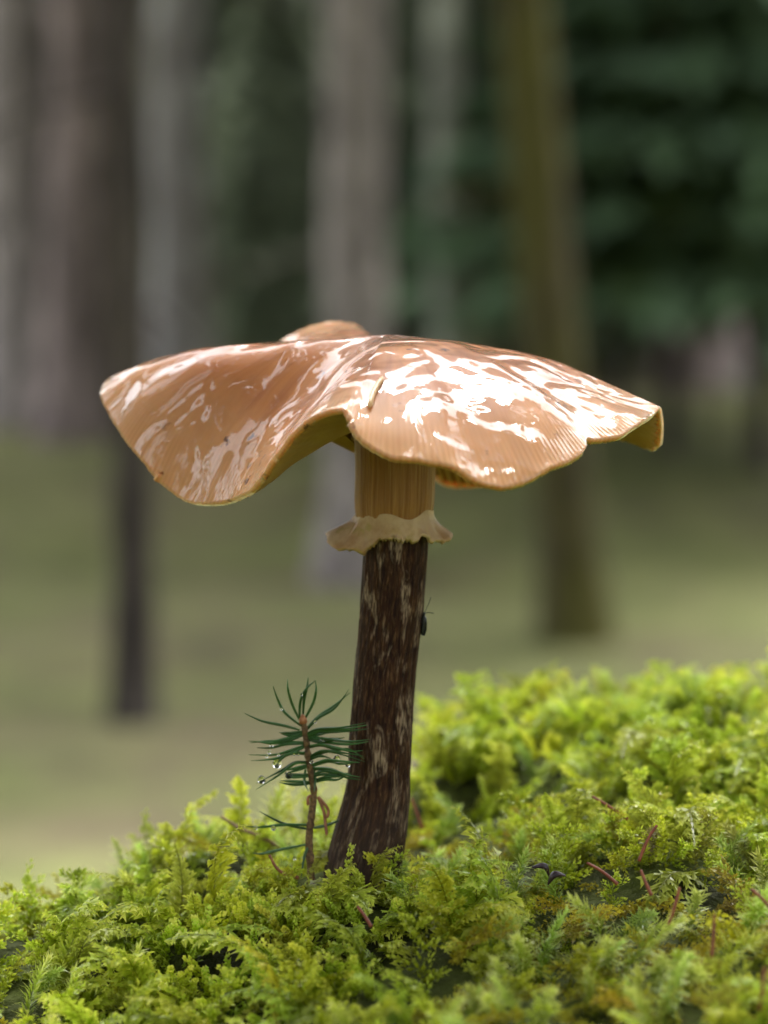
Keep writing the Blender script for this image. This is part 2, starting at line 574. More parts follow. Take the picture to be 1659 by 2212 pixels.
TG = 'trees standing behind the mossy bank'
tree_at(at(45, 17), 16.5, 0.24, 17, 'grey', 'mottled grey tree trunk at the green edge of the clearing beside a purplish trunk', TG, 6.5, seed=1, crown=CROWN[0])
tree_at(at(172, 16.5), 16, 0.205, 17, 'brown', 'purplish brown tree trunk between a mottled grey trunk and a thin dark one', TG, 6.5, seed=2, crown=CROWN[1])
tree_at(at(284, 9.4), 8.9, 0.076, 11, 'dark', 'thin nearly black tree trunk rooted in the open moss nearer than the grey trunks', TG, 5.0, (-0.003, 0), seed=3, crown=CROWN[2], cs=0.5)
tree_at(at(395, 17.5), 17, 0.19, 18, 'pale', 'pale grey straight tree trunk right beside the thin dark one', TG, 7, seed=4, crown=CROWN[0])
tree_at(at(768, 13.2), 12.7, 0.165, 17, 'grey', 'broad grey tree trunk rising behind the mushroom cap', TG, 6.5, (0.004, 0), seed=5, crown=CROWN[1])
tree_at(at(1010, 15.5), 15, 0.17, 17, 'green', 'grey-green lichened tree trunk leaning beside an olive mossy one', TG, 7, (-0.03, 0), seed=6, crown=CROWN[2])
tree_at(at(1252, 11.2), 10.7, 0.125, 14, 'olive', 'olive mossy leaning tree trunk rooted in the open moss', TG, 6, (-0.085, 0.02), seed=7, crown=CROWN[0], cs=0.7)
tree_at(at(1515, 19), 18.5, 0.24, 17, 'brown', 'brown tree trunk half hidden under green spruce boughs', TG, 6.5, seed=8, crown=CROWN[1])

rr = random.Random(5)
for i, (px, D, s) in enumerate([(1330, 17.2, 0.75), (1450, 15.5, 0.8), (1640, 15.0, 0.9), (1560, 21, 1.1), (1240, 23, 0.9)]):
    x = at(px, D)
    root = tree_at(x, D - .5, 0.07 * s, 6.2 * s, 'dark', ['short spruce with drooping green boughs in front of the dark gap', 'bushy green spruce in front of the brown trunk', 'largest bright green spruce at the edge of the clearing', 'tall dark spruce behind the brown trunk', 'slim spruce behind the olive mossy trunk'][i],
                   'young spruces', 0.9 if i < 3 else 0.2, seed=20 + i, crown=SPRUCE[i % 3], cs=s, name='young_spruce')
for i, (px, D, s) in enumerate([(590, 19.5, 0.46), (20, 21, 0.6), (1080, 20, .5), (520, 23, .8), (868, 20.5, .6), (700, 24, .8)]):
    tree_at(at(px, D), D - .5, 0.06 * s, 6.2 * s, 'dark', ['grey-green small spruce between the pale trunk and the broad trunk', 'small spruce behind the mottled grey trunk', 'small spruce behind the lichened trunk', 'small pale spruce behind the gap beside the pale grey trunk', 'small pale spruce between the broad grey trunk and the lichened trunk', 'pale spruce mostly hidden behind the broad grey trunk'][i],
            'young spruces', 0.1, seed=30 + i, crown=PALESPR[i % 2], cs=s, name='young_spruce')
k = 0
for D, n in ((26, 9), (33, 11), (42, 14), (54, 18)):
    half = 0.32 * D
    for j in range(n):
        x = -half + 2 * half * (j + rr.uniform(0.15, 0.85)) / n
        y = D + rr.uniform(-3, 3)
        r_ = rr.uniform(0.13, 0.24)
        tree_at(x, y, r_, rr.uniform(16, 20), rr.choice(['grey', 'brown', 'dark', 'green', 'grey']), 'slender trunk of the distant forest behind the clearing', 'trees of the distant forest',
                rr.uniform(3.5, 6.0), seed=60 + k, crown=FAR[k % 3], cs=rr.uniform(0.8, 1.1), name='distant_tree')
        k += 1

for i, (x, y, lb) in enumerate([(-4.2, -9.0, 'unseen tall spruce added behind the camera on the left to block low sky'), (3.8, -9.6, 'unseen tall spruce added behind the camera on the right to block low sky'),
                                (-6.5, -1.0, 'unseen tall spruce added left of the mossy bank to block low sky'), (6.8, 0.5, 'unseen tall spruce added right of the mossy bank to block low sky'),
                                (0.2, -14.5, 'unseen spruce added far behind the camera to block low sky'), (-8.0, 7.0, 'unseen spruce added at the left margin of the clearing to block low sky'), (8.5, 7.5, 'unseen spruce added at the right margin of the clearing to block low sky')]):
    tree_at(x, y, 0.15, 12, 'grey', lb, 'unseen trees added around the clearing to shape the light', 2.2, seed=200 + i, crown=CROWN[i % 3], cs=0.95)  # out-of-view trees added to block low sky and show in the cap's reflections

for i, (x, y, cz, lb) in enumerate([(-2.3, 1.0, 5.0, 'unseen slender tree added on the side of the thin dark trunk to break up the reflected sky'), (2.9, 1.3, 5.5, 'unseen slender tree added on the side of the olive trunk to break up the reflected sky'),
                                    (2.4, -2.2, 5.5, 'unseen airy tree added behind the camera on the right to break up the reflected sky'), (-2.4, -2.6, 5.5, 'unseen airy tree added behind the camera on the left to break up the reflected sky')]):
    tree_at(x, y, 0.09, 14, 'grey', lb, 'unseen trees added around the clearing to shape the light', cz, seed=300 + i, crown=SKY_BREAK[i % 3], cs=1.0)  # unseen overhead trees, added only to break up the sky mirrored in the cap

# ------------------------------------------------------------------ mushroom
mush = empty('mushroom', (P(790, 1850, 0).x, 0.0, P(790, 1850, 0).z))
tag(mush, 'large glossy brown mushroom with wavy cap and ringed dark stem', 'mushroom')
MO = np.array(mush.location)

RIM = [  # px, py, depth in mm, profile power
    (1424, 880, -3, 2.2), (1390, 912, -14, 2.1), (1345, 938, -22, 2.1), (1295, 942, -26, 2.2), (1268, 945, -30, 2.3), (1266, 966, -33, 2.4),
    (1245, 990, -36, 2.5), (1185, 1017, -41, 2.5), (1130, 1035, -44, 2.5), (1085, 1042, -46, 2.5), (1040, 1034, -47, 2.5), (985, 1004, -48, 2.5),
    (930, 992, -48, 2.5), (850, 985, -48, 2.5), (800, 964, -47, 2.5), (772, 938, -46, 2.3), (760, 906, -44, 2.0), (738, 882, -42, 1.7), (690, 887, -39, 1.5),
    (645, 918, -34, 1.45), (595, 985, -26, 1.5), (548, 1048, -16, 1.7), (500, 1076, -8, 2.1), (440, 1083, -2, 2.7), (390, 1070, 3, 3.2), (330, 1020, 8, 3.7),
    (270, 950, 14, 4.0), (235, 895, 20, 4.0), (216, 845, 26, 4.0), (240, 820, 34, 3.5), (320, 800, 43, 3.0), (450, 780, 50, 2.6), (570, 752, 54, 2.2),
    (640, 716, 56, 2.0), (690, 702, 57, 2.0), (738, 694, 57, 2.0), (785, 710, 57, 2.0), (850, 800, 56, 2.2), (905, 960, 54, 2.6), (950, 1034, 52, 2.8), (1000, 1053, 50, 2.8), (1050, 1047, 47, 2.8),
    (1110, 990, 44, 2.6), (1200, 945, 39, 2.6), (1300, 935, 31, 2.6), (1380, 950, 23, 2.6), (1424, 964, 15, 2.6), (1433, 935, 8, 2.6), (1431, 898, 2, 2.5)]
CEN = P(838, 733, 0.004)
NU, NT = 1700, 76
rim_ctrl = []
for px, py, d, kk in RIM:
    p = P(px, py, d / 1000)
    rim_ctrl.append((p.x, p.y, p.z, kk))
RIMC = catmull(rim_ctrl, NU, True)
kern = np.exp(-0.5 * (np.arange(-200, 201) / 70.0) ** 2); kern /= kern.sum()
RIMS = np.stack([np.convolve(np.concatenate([RIMC[-200:, c_], RIMC[:, c_], RIMC[:200, c_]]), kern, 'valid') for c_ in range(4)], -1)
arc = np.linalg.norm(np.diff(np.vstack([RIMC[:, :3], RIMC[:1, :3]]), axis=0), axis=1)
arc = np.concatenate([[0], np.cumsum(arc)])
ARC_TOT = arc[-1]
ARC = arc[:-1]
CX, CY, CZ = CEN


def smooth(a, b, x):
    t = np.clip((x - a) / (b - a), 0, 1)
    return t * t * (3 - 2 * t)


def cap_top(t):
    """ring of NU points at radius parameter t (0 centre .. 1 rim)"""
    E = RIMC
    X = CX + (E[:, 0] - CX) * t
    Y = CY + (E[:, 1] - CY) * t
    q = smooth(0.1, 0.8, t)          # folds die out towards the crown
    kk = RIMS[:, 3] * (1 - q) + E[:, 3] * q
    ez = RIMS[:, 2] * (1 - q) + E[:, 2] * q
    Z = CZ + (ez - CZ) * t ** kk
    Z = Z + 0.0008 * math.exp(-(t / 0.12) ** 2)
    return np.stack([X, Y, Z], -1)


def build_cap():
    ts = np.concatenate([[0.012], np.linspace(0.03, 0.8, 48), np.linspace(0.808, 1.0, NT - 49)])
    top = np.array([cap_top(t) for t in ts])          # NT, NU, 3
    # radial wrinkles + undulation + margin ribs
    ribs = np.sin(ARC / ARC_TOT * 2 * np.pi * 340)
    for i, t in enumerate(ts):
        for j in range(NU):
            p = top[i, j]
            wv = 0.0011 * nz(p[0] * 55, p[1] * 55, p[2] * 55) + 0.0002 * nz(p[0] * 150, p[1] * 150, p[2] * 150)
            top[i, j, 2] += wv * smooth(0.02, 0.3, t)
        top[i, :, 2] += 0.000022 * ribs * smooth(0.86, 0.96, t) * (1 - smooth(0.985, 1.0, t))
    # ragged margin
    for j in range(NU):
        a = ARC[j] / 0.0011
        w_ = 0.00018 * nz(a * .9, 3.1) + 0.0004 * nz(a * .25, 8.8)
        top[-3:, j, 2] += w_ * np.array([0.3, 0.7, 1.0])
    # normals
    du = np.roll(top, -2, axis=1) - np.roll(top, 2, axis=1)
    dt = np.gradient(top, axis=0)
    nn = np.cross(dt, du)
    ln = np.linalg.norm(nn, axis=2, keepdims=True)
    nn = nn / np.maximum(ln, 1e-12)
    nn = np.where(nn[..., 2:3] < -0.2, -nn, nn)
    if nn[10, :, 2].mean() < 0: nn = -nn
    th = 0.0011 + 0.0150 * (1 - ts) ** 1.8
    down = -nn * smooth(0.15, 0.6, ts)[:, None, None] + np.array([0, 0, -1.0]) * (1 - smooth(0.15, 0.6, ts))[:, None, None]
    under = top + down * th[:, None, None]
    V = np.concatenate([top.reshape(-1, 3), under[::-1].reshape(-1, 3)]) - MO
    rows = 2 * NT
    i = np.arange(rows - 1)[:, None] * NU + np.arange(NU)[None, :]
    i2 = np.arange(rows - 1)[:, None] * NU + (np.arange(NU)[None, :] + 1) % NU
    F = np.stack([i, i2, i2 + NU, i + NU], -1).reshape(-1, 4)
    uvt = np.concatenate([ts, ts[::-1]])
    uv = np.stack(np.broadcast_arrays((ARC / ARC_TOT)[None, :], uvt[:, None]), -1).reshape(-1, 2)
    me = mesh_np('cap', V, F, cap_material(), smooth=True, uv=uv)
    me.materials.append(M_GILL_SHADE)
    mi = np.zeros(len(F), dtype=np.int32)
    mi[(NT + 2) * NU:] = 1
    me.polygons.foreach_set('material_index', mi)
    cap = obj('cap', me, mush)
    # gill blades
    NG = 190
    it0 = int(np.searchsorted(ts, 0.09))
    for g in range(NG):
        ja = g / NG * ARC_TOT
        j = int(np.searchsorted(ARC, ja)) % NU
        short = g % 2 == 1
        sel = range(it0 if not short else int(np.searchsorted(ts, 0.45)), NT, 3)
        tt = np.array([ts[k] for k in sel])
        s = (tt - tt[0]) / (tt[-1] - tt[0])
        depth = (0.0074 if not short else 0.0045) * np.clip(1 - s, 0, 1) ** 0.55 * (1 if not short else smooth(0, .3, s)) + 0.0002
        U = under[list(sel), j]
        D = down[list(sel), j]
        jn = (j + 3) % NU
        sidev = under[list(sel), jn] - U
        sidev /= np.linalg.norm(sidev, axis=1)[:, None] + 1e-9
        a = U - D * 0.0003 - sidev * 0.00022
        c = U - D * 0.0003 + sidev * 0.00022
        e = U + D * depth[:, None]
        n = len(tt)
        V = np.concatenate([a, e, c]) - MO
        q = np.arange(n - 1)
        F = np.concatenate([np.stack([q, q + 1, q + 1 + n, q + n], -1), np.stack([q + n, q + n + 1, q + 1 + 2 * n, q + 2 * n], -1)])
        obj('gill', mesh_np('gill', V, F, M_GILL, smooth=False), cap)
    return cap


M_GILL = gill_material()
M_GILL_SHADE = plain('gill_floor_shade_tone', (0.20, 0.055, 0.007), (0.26, 0.085, 0.014), 200, 0.7)  # underside of the cap, darkened in colour as shade between the gill blades
build_cap()


def build_stem():
    def loft(rows, name, mat, sides=96, amp=0.0002, vbase=0.0, stretch=8):
        ctr = catmull(rows, 90)
        V, uv = [], []
        for i, (l, r_, y, dy) in enumerate(ctr):
            a, b_ = P(l, y, dy / 1000), P(r_, y, dy / 1000)
            c = (a + b_) * 0.5
            rad = (b_.x - a.x) * 0.5
            for k in range(sides + 1):
                an = 2 * math.pi * k / sides + math.pi / 2
                w_ = amp * (nz(math.cos(an) * stretch, math.sin(an) * stretch, c.z * 60) + 0.6 * nz(math.cos(an) * stretch * 3, math.sin(an) * stretch * 3, c.z * 120))
                rr_ = rad + w_
                V.append((c.x + rr_ * math.cos(an), c.y + rr_ * math.sin(an), c.z))
                uv.append((k / sides, c.z - vbase))
        n = len(ctr)
        m = sides + 1
        i = np.arange(n - 1)[:, None] * m + np.arange(m - 1)[None, :]
        F = np.stack([i, i + m, i + m + 1, i + 1], -1).reshape(-1, 4)
        return obj(name, mesh_np(name, np.array(V) - MO, F, mat, smooth=True, uv=np.array(uv)), mush)
    zb = P(790, 1900, 0).z
    upper = [(755, 960, 850, 2), (762, 948, 900, 1), (766, 941, 960, 0), (767, 940, 1020, 0), (766, 938, 1080, 0), (768, 934, 1110, 0), (776, 930, 1150, 0)]
    loft(upper, 'upper_stem', stipe_material(False), amp=0.00012, vbase=zb, stretch=6)
    lower = [(783, 926, 1140, 0), (784, 924, 1190, 0), (781, 919, 1260, 0), (778, 914, 1320, 0), (772, 905, 1390, 0), (765, 898, 1460, 0), (759, 892, 1530, 0), (755, 889, 1600, 0), (753, 887, 1660, 0),
             (746, 886, 1710, 0), (735, 883, 1750, 0), (722, 879, 1790, 0), (711, 873, 1830, 0), (702, 866, 1870, 0), (698, 858, 1910, 0), (702, 850, 1960, 0)]
    loft(lower, 'lower_stem', stipe_material(True), amp=0.00032, vbase=zb, stretch=7)


build_stem()


def build_ring():
    n, m = 160, 14
    # edge of the skirt by angle (0 right, 90 back, 180 left, 270 front): px reach from the axis, py of the edge
    ang = [0, 25, 60, 90, 130, 160, 178, 190, 202, 215, 226, 236, 250, 270, 290, 303, 308, 322, 342, 360]
    rad = [126, 118, 100, 96, 105, 125, 147, 150, 132, 118, 100, 92, 89, 88, 88, 90, 97, 108, 124, 126]
    ey = [1152, 1150, 1140, 1138, 1142, 1148, 1152, 1166, 1188, 1180, 1192, 1172, 1164, 1162, 1168, 1170, 1150, 1166, 1164, 1152]
    V = []
    ax = 853
    for k in range(n):
        a = 360 * k / n
        r1 = np.interp(a, ang, rad) * (1 + 0.05 * nz(a * 0.11, 2.2) + 0.03 * nz(a * 0.4, 5))
        e = np.interp(a, ang, ey) + 9 * nz(a * 0.13, 7.7) + 9 * nz(a * 0.45, 1)
        ca, sa = math.cos(R(a)), math.sin(R(a))
        y0 = 1106 + 22 * nz(ca * 1.6, sa * 1.6, 3)
        prof = []
        for i in range(m):
            s = i / (m - 1)
            r_ = 84 + (r1 - 84) * (s ** 2.2) + 6 * nz(ca * 3, sa * 3, s * 3) * s + 3 * nz(ca * 9, sa * 9, s * 2) * s
            y_ = y0 + (e - y0) * (s ** 0.85) - 5 * math.sin(math.pi * s) * (r1 - 88) / 50
            prof.append((r_, y_))
        back = [(r_ - 7 - 3 * (1 - s), y_ + 6) for (r_, y_), s in zip(prof[::-1], np.linspace(1, 0, m))]
        for r_, y_ in prof + back:
            q = P(ax + r_ * ca, y_, r_ * sa * PX)
            V.append(q)
    V = np.array([tuple(v) for v in V]) - MO
    rows = 2 * m
    F = []
    for k in range(n):
        k2 = (k + 1) % n
        for i in range(rows - 1):
            F.append((k * rows + i, k * rows + i + 1, k2 * rows + i + 1, k2 * rows + i))
    obj('ring', mesh_np('ring', V, np.array(F), ring_material(), smooth=True), mush)


build_ring()

# ------------------------------------------------------------------ spruce seedling
def zp(zx, zy):      # seedling close-up units -> photo units
    return 501.1 + zx * 0.2604, 1417 + zy * 0.2604


SY = -0.004
M_TWIG = plain('seedling_bark', (0.06, 0.032, 0.014), (0.22, 0.13, 0.05), 1500, 0.7, 0.0004)
M_BUD = plain('bud_scale', (0.30, 0.11, 0.04), (0.42, 0.18, 0.07), 1800, 0.5, 0.0002)
M_DRYN = plain('dry_needle', (0.16, 0.055, 0.02), (0.30, 0.12, 0.045), 900, 0.5)

pb = P(*zp(648, 1700), SY)
seed = empty('spruce_seedling', pb)
tag(seed, 'tiny spruce seedling with wet dark green needles beside the mushroom stem', 'seedling')
SO = np.array(seed.location)
pts = np.array([tuple(P(*zp(*q), SY)) for q in [(662, 1990), (650, 1700), (640, 1560), (645, 1450), (660, 1330), (675, 1200), (680, 1120), (660, 1000), (637, 870), (622, 750), (602, 600), (588, 520)]])
pts = catmull([tuple(p) for p in pts], 46)
rad = np.array([0.00072 * (1 - 0.25 * i / 45) * (1 + 0.45 * nz(i * .9, 2)) for i in range(46)])
v, q, t = tube(pts - SO, rad, 9)
stem_o = obj('stem', mesh_np('stem', v, [q, t], M_TWIG, smooth=True), seed)
bp = [P(*zp(*q_), SY - 0.0002) for q_ in [(592, 560), (588, 520), (584, 485)]]
v, q, t = tube(np.array([tuple(p) for p in bp]) - SO, [0.0007, 0.00072, 0.0002], 8)
obj('bud', mesh_np('bud', v, [q, t], M_BUD, smooth=True), seed)
NEEDLES = [
    [(560, 612), (420, 575), (250, 540), (105, 475)], [(575, 580), (440, 470), (380, 360), (340, 250)], [(565, 540), (500, 400), (465, 280), (462, 190)],
    [(560, 530), (570, 370), (620, 270), (690, 205)], [(590, 490), (600, 360), (625, 250), (632, 175)], [(600, 530), (670, 400), (698, 290), (692, 200)],
    [(625, 595), (720, 500), (850, 410), (985, 300)], [(620, 645), (720, 605), (900, 595), (1105, 555)], [(625, 660), (740, 620), (950, 605), (1115, 575)],
    [(590, 645), (430, 690), (300, 715), (140, 705)], [(590, 625), (480, 640), (390, 635)], [(625, 680), (760, 690), (920, 680)], [(625, 670), (800, 690), (980, 710), (1140, 692)],
    [(600, 715), (450, 715), (320, 725), (200, 710)], [(610, 735), (480, 785), (350, 820), (140, 820)], [(630, 750), (740, 735), (860, 760), (980, 790), (1085, 785)],
    [(640, 840), (740, 790), (860, 795), (1090, 830)], [(615, 800), (480, 810), (400, 850), (350, 860)], [(650, 910), (780, 865), (920, 875), (1060, 885)],
    [(625, 880), (520, 885), (400, 955), (205, 1055)], [(660, 930), (800, 935), (950, 985), (1065, 1005)], [(630, 905), (530, 930), (440, 950)],
    [(670, 985), (760, 955), (860, 970), (990, 975)], [(640, 985), (500, 985), (440, 970)], [(675, 1035), (780, 1005), (880, 1000), (950, 1005)],
    [(650, 1045), (500, 1040), (400, 1035)], [(610, 940), (600, 1040), (635, 1120)], [(670, 920), (690, 1020), (680, 1130)],
    [(650, 1400), (430, 1400), (230, 1420), (110, 1410)], [(650, 1440), (430, 1390), (230, 1290)], [(640, 1560), (400, 1605), (250, 1640), (170, 1635)],
    [(660, 1430), (800, 1400), (970, 1325)], [(640, 1560), (595, 1680), (575, 1840)], [(640, 700), (700, 660), (800, 640)], [(650, 860), (730, 830), (820, 850)]]
rn = random.Random(3)
for nd in list(NEEDLES[6:26]):
    NEEDLES.append([(q_[0] + (0 if j == 0 else rn.uniform(-18, 18)), q_[1] + 14 + j * rn.uniform(-12, 14)) for j, q_ in enumerate(nd)])
for i, nd in enumerate(NEEDLES):
    dz = [0.0] + [rn.uniform(-0.006, -0.0005) * (j / (len(nd) - 1)) for j in range(1, len(nd))]
    if i in (7, 8, 12, 15, 16, 18, 20): dz = [0, -0.003, -0.0075, -0.0095, -0.010][:len(nd)]
    if i in (6, 31): dz = [0, 0.0015, 0.003, 0.004][:len(nd)]
    c = catmull([tuple(P(*zp(*q_), SY + d)) for q_, d in zip(nd, dz)], 14)
    rad = [0.00023 * (0.75 + 0.5 * math.sin(math.pi * min(1, s * 1.15))) * (1 - 0.75 * s ** 4) for s in np.linspace(0, 1, 14)]
    v, q, t = tube(c - SO, rad, 5, flat=0.75)
    base = np.array((0.045, 0.120, 0.032)) if not 29 <= i < 33 else np.array((0.06, 0.12, 0.05))
    colr = base * rn.uniform(0.75, 1.4)
    o = obj('needle', mesh_np('needle', v, [q, t], M_NEEDLE, np.tile(colr, (len(v), 1)), smooth=True), seed)
for nd in ([(715, 1170), (760, 1290), (775, 1400), (785, 1490)], [(715, 1170), (795, 1270), (785, 1345)], [(655, 1160), (630, 1180), (630, 1240)]):
    c = catmull([tuple(P(*zp(*q_), SY - 0.001 * j)) for j, q_ in enumerate(nd)], 12)
    v, q, t = tube(c - SO, [0.0003] * 11 + [0.0001], 5)
    tag(obj('dry_needle', mesh_np('dry_needle', v, [q, t], M_DRYN, smooth=True), seed), 'withered red-brown needle')

# water drops on the needles
b = NB('water')
g = b.n('ShaderNodeBsdfPrincipled', _Roughness=0.0, _IOR=1.33)
g.inputs['Transmission Weight'].default_value = 1.0
M_WATER = b.done(g.outputs[0])


def drop_mesh():
    V, F = [], []
    n, m = 10, 14
    for i in range(n + 1):
        a = math.pi * i / n
        r_ = math.sin(a) * (1.0 if i > n / 2 else 1 - 0.12 * math.cos(a))
        z = math.cos(a) * (1.12 if i < n / 2 else 0.92)
        for k in range(m):
            V.append((r_ * math.cos(2 * math.pi * k / m), r_ * math.sin(2 * math.pi * k / m), z))
    for i in range(n):
        for k in range(m):
            F.append((i * m + k, (i + 1) * m + k, (i + 1) * m + (k + 1) % m, i * m + (k + 1) % m))
    return mesh_np('water_drop', np.array(V), np.array(F), M_WATER, smooth=True)


DM = drop_mesh()
for zx, zy, zr in [(375, 895, 44), (470, 995, 30), (245, 1030, 36), (330, 740, 19), (310, 800, 17), (385, 820, 13), (290, 832, 13), (515, 820, 12), (550, 820, 12), (690, 548, 14), (735, 703, 12), (757, 706, 12),
                   (870, 858, 32), (960, 905, 22), (195, 1430, 19), (345, 1430, 24), (578, 320, 12), (410, 442, 12), (520, 1680, 16), (660, 880, 18)]:
    o = obj('water_drop', DM)
    o.location = P(*zp(zx, zy), SY - 0.003)
    s = zr * 0.2604 * PX * 0.95
    o.scale = (s, s, s)
    tag(o, 'clear water drop clinging to a needle of the spruce seedling', 'water drop', 'water drops on the spruce seedling')

# ------------------------------------------------------------------ gnat on the stem
M_GNAT = plain('gnat_body', (0.012, 0.014, 0.012), (0.03, 0.034, 0.03), 2500, 0.35)
b = NB('gnat_wing')
p_ = b.bsdf((0.03, 0.035, 0.03), 0.25, 0.5)
p_.inputs['Alpha'].default_value = 0.75
M_WING = b.done(p_.outputs[0])
gp = P(915, 1346, -0.001)
gn = empty('gnat', gp)
tag(gn, 'tiny black gnat with long antennae clinging to the side of the mushroom stem', 'insect')
GO = np.array(gp)


def gpt(px, py, d=-0.001):
    return np.array(tuple(P(px - 3, py, d))) - GO


prof = [(919, 1322, 1.5), (918.5, 1326, 4.2), (918, 1330, 3.0), (918.5, 1334, 5.5), (919, 1341, 6.5), (918, 1350, 6.0), (917, 1360, 5.2), (916, 1368, 3.8), (915, 1373, 1.2)]
c = catmull([(*gpt(x, y), r_ * PX) for x, y, r_ in prof], 30)
v, q, t = tube(c[:, :3], c[:, 3], 10)
obj('body', mesh_np('body', v, [q, t], M_GNAT, smooth=True), gn)
for s in (-1, 1):
    wv = np.array([gpt(921, 1336, -0.001 + s * 0.0003), gpt(925, 1345, -0.001 + s * 0.0006), gpt(924.5, 1362, -0.001 + s * 0.0006), gpt(920, 1374, -0.001 + s * 0.0004), gpt(916, 1372, -0.001 + s * 0.0003), gpt(918, 1350, -0.001 + s * 0.0003)])
    wv = np.concatenate([wv, wv + np.array((0.00003, 0.00003, 0))])
    F4 = [(i, (i + 1) % 6, (i + 1) % 6 + 6, i + 6) for i in range(6)] + [(0, 1, 2, 5), (5, 2, 3, 4), (6, 11, 8, 7), (11, 10, 9, 8)]
    obj('wing', mesh_np('wing', wv, np.array(F4), M_WING), gn)
for a in ([(921, 1323), (926, 1310), (931, 1299), (934, 1290)], [(921, 1325), (928, 1323), (940, 1325)]):
    c = catmull([tuple(gpt(x, y)) for x, y in a], 8)
    v, q, t = tube(c, [0.00006] * 8, 4)
    obj('antenna', mesh_np('antenna', v, [q, t], M_GNAT), gn)
for y in (1334, 1340, 1346):
    for s in (-1, 1):
        c = [gpt(917, y), gpt(911, y - 3, -0.001 + s * 0.001), gpt(906, y + 5, -0.001 + s * 0.0012)]
        v, q, t = tube(c, [0.00007, 0.00006, 0.00005], 4)
        obj('leg', mesh_np('leg', v, [q, t], M_GNAT), gn)

# a spruce needle stuck on the cap
M_TAN = plain('tan_needle', (0.50, 0.30, 0.12), (0.62, 0.40, 0.18), 700, 0.35)
M_RED = plain('red_stalk', (0.16, 0.035, 0.015), (0.30, 0.085, 0.03), 600, 0.45)


def on_bank(px, py, h):
    """walk the ray of a photo point until it is h above the bank"""
    d = (P(px, py, 0) - CAM).normalized()
    t = 0.3
    while t < 0.9:
        p = CAM + d * t
        if p.z - mound_z(p.x, p.y) < h: return p
        t += 0.0005
    return CAM + d * 0.6


def stalk(name, pts, r_, mat, label, cat='stalk', group=None, h0=0.004, h1=0.013):
    a, e = on_bank(*pts[0], h1), None
    ys = np.linspace(0, -0.002, len(pts))
    w3 = [tuple(P(px, py, a.y + dy)) for (px, py), dy in zip(pts, ys)]
    c = catmull(w3, 14)
    root = np.array(c[-1])
    rad = [r_ * (0.75 + 0.35 * i / 13 + 0.12 * nz(i * .8, px * .1)) for i in range(14)]
    v, q, t = tube(c - root, rad, 7)
    o = obj(name, mesh_np(name, v, [q, t], mat, smooth=True))
    o.location = tuple(root)
    tag(o, label, cat, group)


for pts, lb in [([(889, 1725), (898, 1750), (912, 1790)], 'thin red-brown moss stalk leaning beside the foot of the mushroom stem'),
                ([(1279, 1720), (1320, 1745), (1356, 1770)], 'red-brown moss stalk lying slanted in bright green moss up the bank'),
                ([(1419, 1783), (1400, 1812), (1380, 1860)], 'dark red moss stalk standing under an arched olive moss frond'),
                ([(1268, 1864), (1300, 1882), (1334, 1910)], 'red-brown moss stalk lying beside two dark seed husks'),
                ([(1384, 1880), (1394, 1905), (1407, 1934)], 'short orange-red moss stalk between two taller red stalks'),
                ([(1468, 1917), (1460, 1950), (1444, 1998)], 'red moss stalk under a pale nodding moss tip'),
                ([(1543, 1976), (1541, 2020), (1538, 2065)], 'upright rust-red moss stalk in yellow-olive moss'),
                ([(1652, 2090), (1648, 2130), (1641, 2182)], 'blurred red moss stalk low on the bank'),
                ([(1622, 1920), (1645, 1940), (1668, 1966)], 'dark brown bare moss stem across green shoots'),
                ([(772, 1958), (786, 1976), (802, 2002)], 'dark red stalk tip below the mushroom foot')]:
    stalk('moss_stalk', pts, 0.0003, M_RED, lb, 'stalk', 'red moss stalks on the bank')
stalk('fallen_needle', [(582, 1847), (597, 1874), (616, 1888), (645, 1896)], 0.00032, M_DRYN, 'curved orange-brown fallen needle at the foot of the seedling', 'needle')
stalk('dead_moss_stem', [(478, 1764), (520, 1790), (560, 1806), (604, 1830)], 0.0004, plain('dead_moss', (0.16, 0.09, 0.05), (0.34, 0.24, 0.15), 700, 0.8, 0.0004), 'brown withered moss stem sloping down behind the seedling', 'moss')

# two dark seed husks
M_HUSK = plain('seed_husk', (0.018, 0.008, 0.011), (0.05, 0.025, 0.03), 900, 0.3, 0.0003)
for (px, py, a), lb in (((1168, 1883, 0.5), 'dark purple curved seed husk lying in the moss'), ((1203, 1901, -0.4), 'smaller dark purple seed husk tucked into the moss')):
    c0 = on_bank(px, py, 0.009)
    V, F = [], []
    n, m = 9, 10
    for i in range(n):
        f = i / (n - 1)
        r_ = 0.0008 * math.sin(math.pi * (0.06 + 0.88 * f)) ** 0.7
        for k in range(m):
            an = 2 * math.pi * k / m
            V.append(((f - .5) * 0.0034, r_ * math.cos(an), r_ * 0.7 * math.sin(an) + 0.0012 * math.sin(math.pi * f)))
    for i in range(n - 1):
        for k in range(m):
            F.append((i * m + k, i * m + (k + 1) % m, (i + 1) * m + (k + 1) % m, (i + 1) * m + k))
    o = obj('seed_husk', mesh_np('seed_husk', np.array(V), np.array(F), M_HUSK, smooth=True))
    o.location = c0
    o.rotation_euler = (0.3, a, 0.2)
    tag(o, lb, 'seed husk', 'seed husks in the moss')

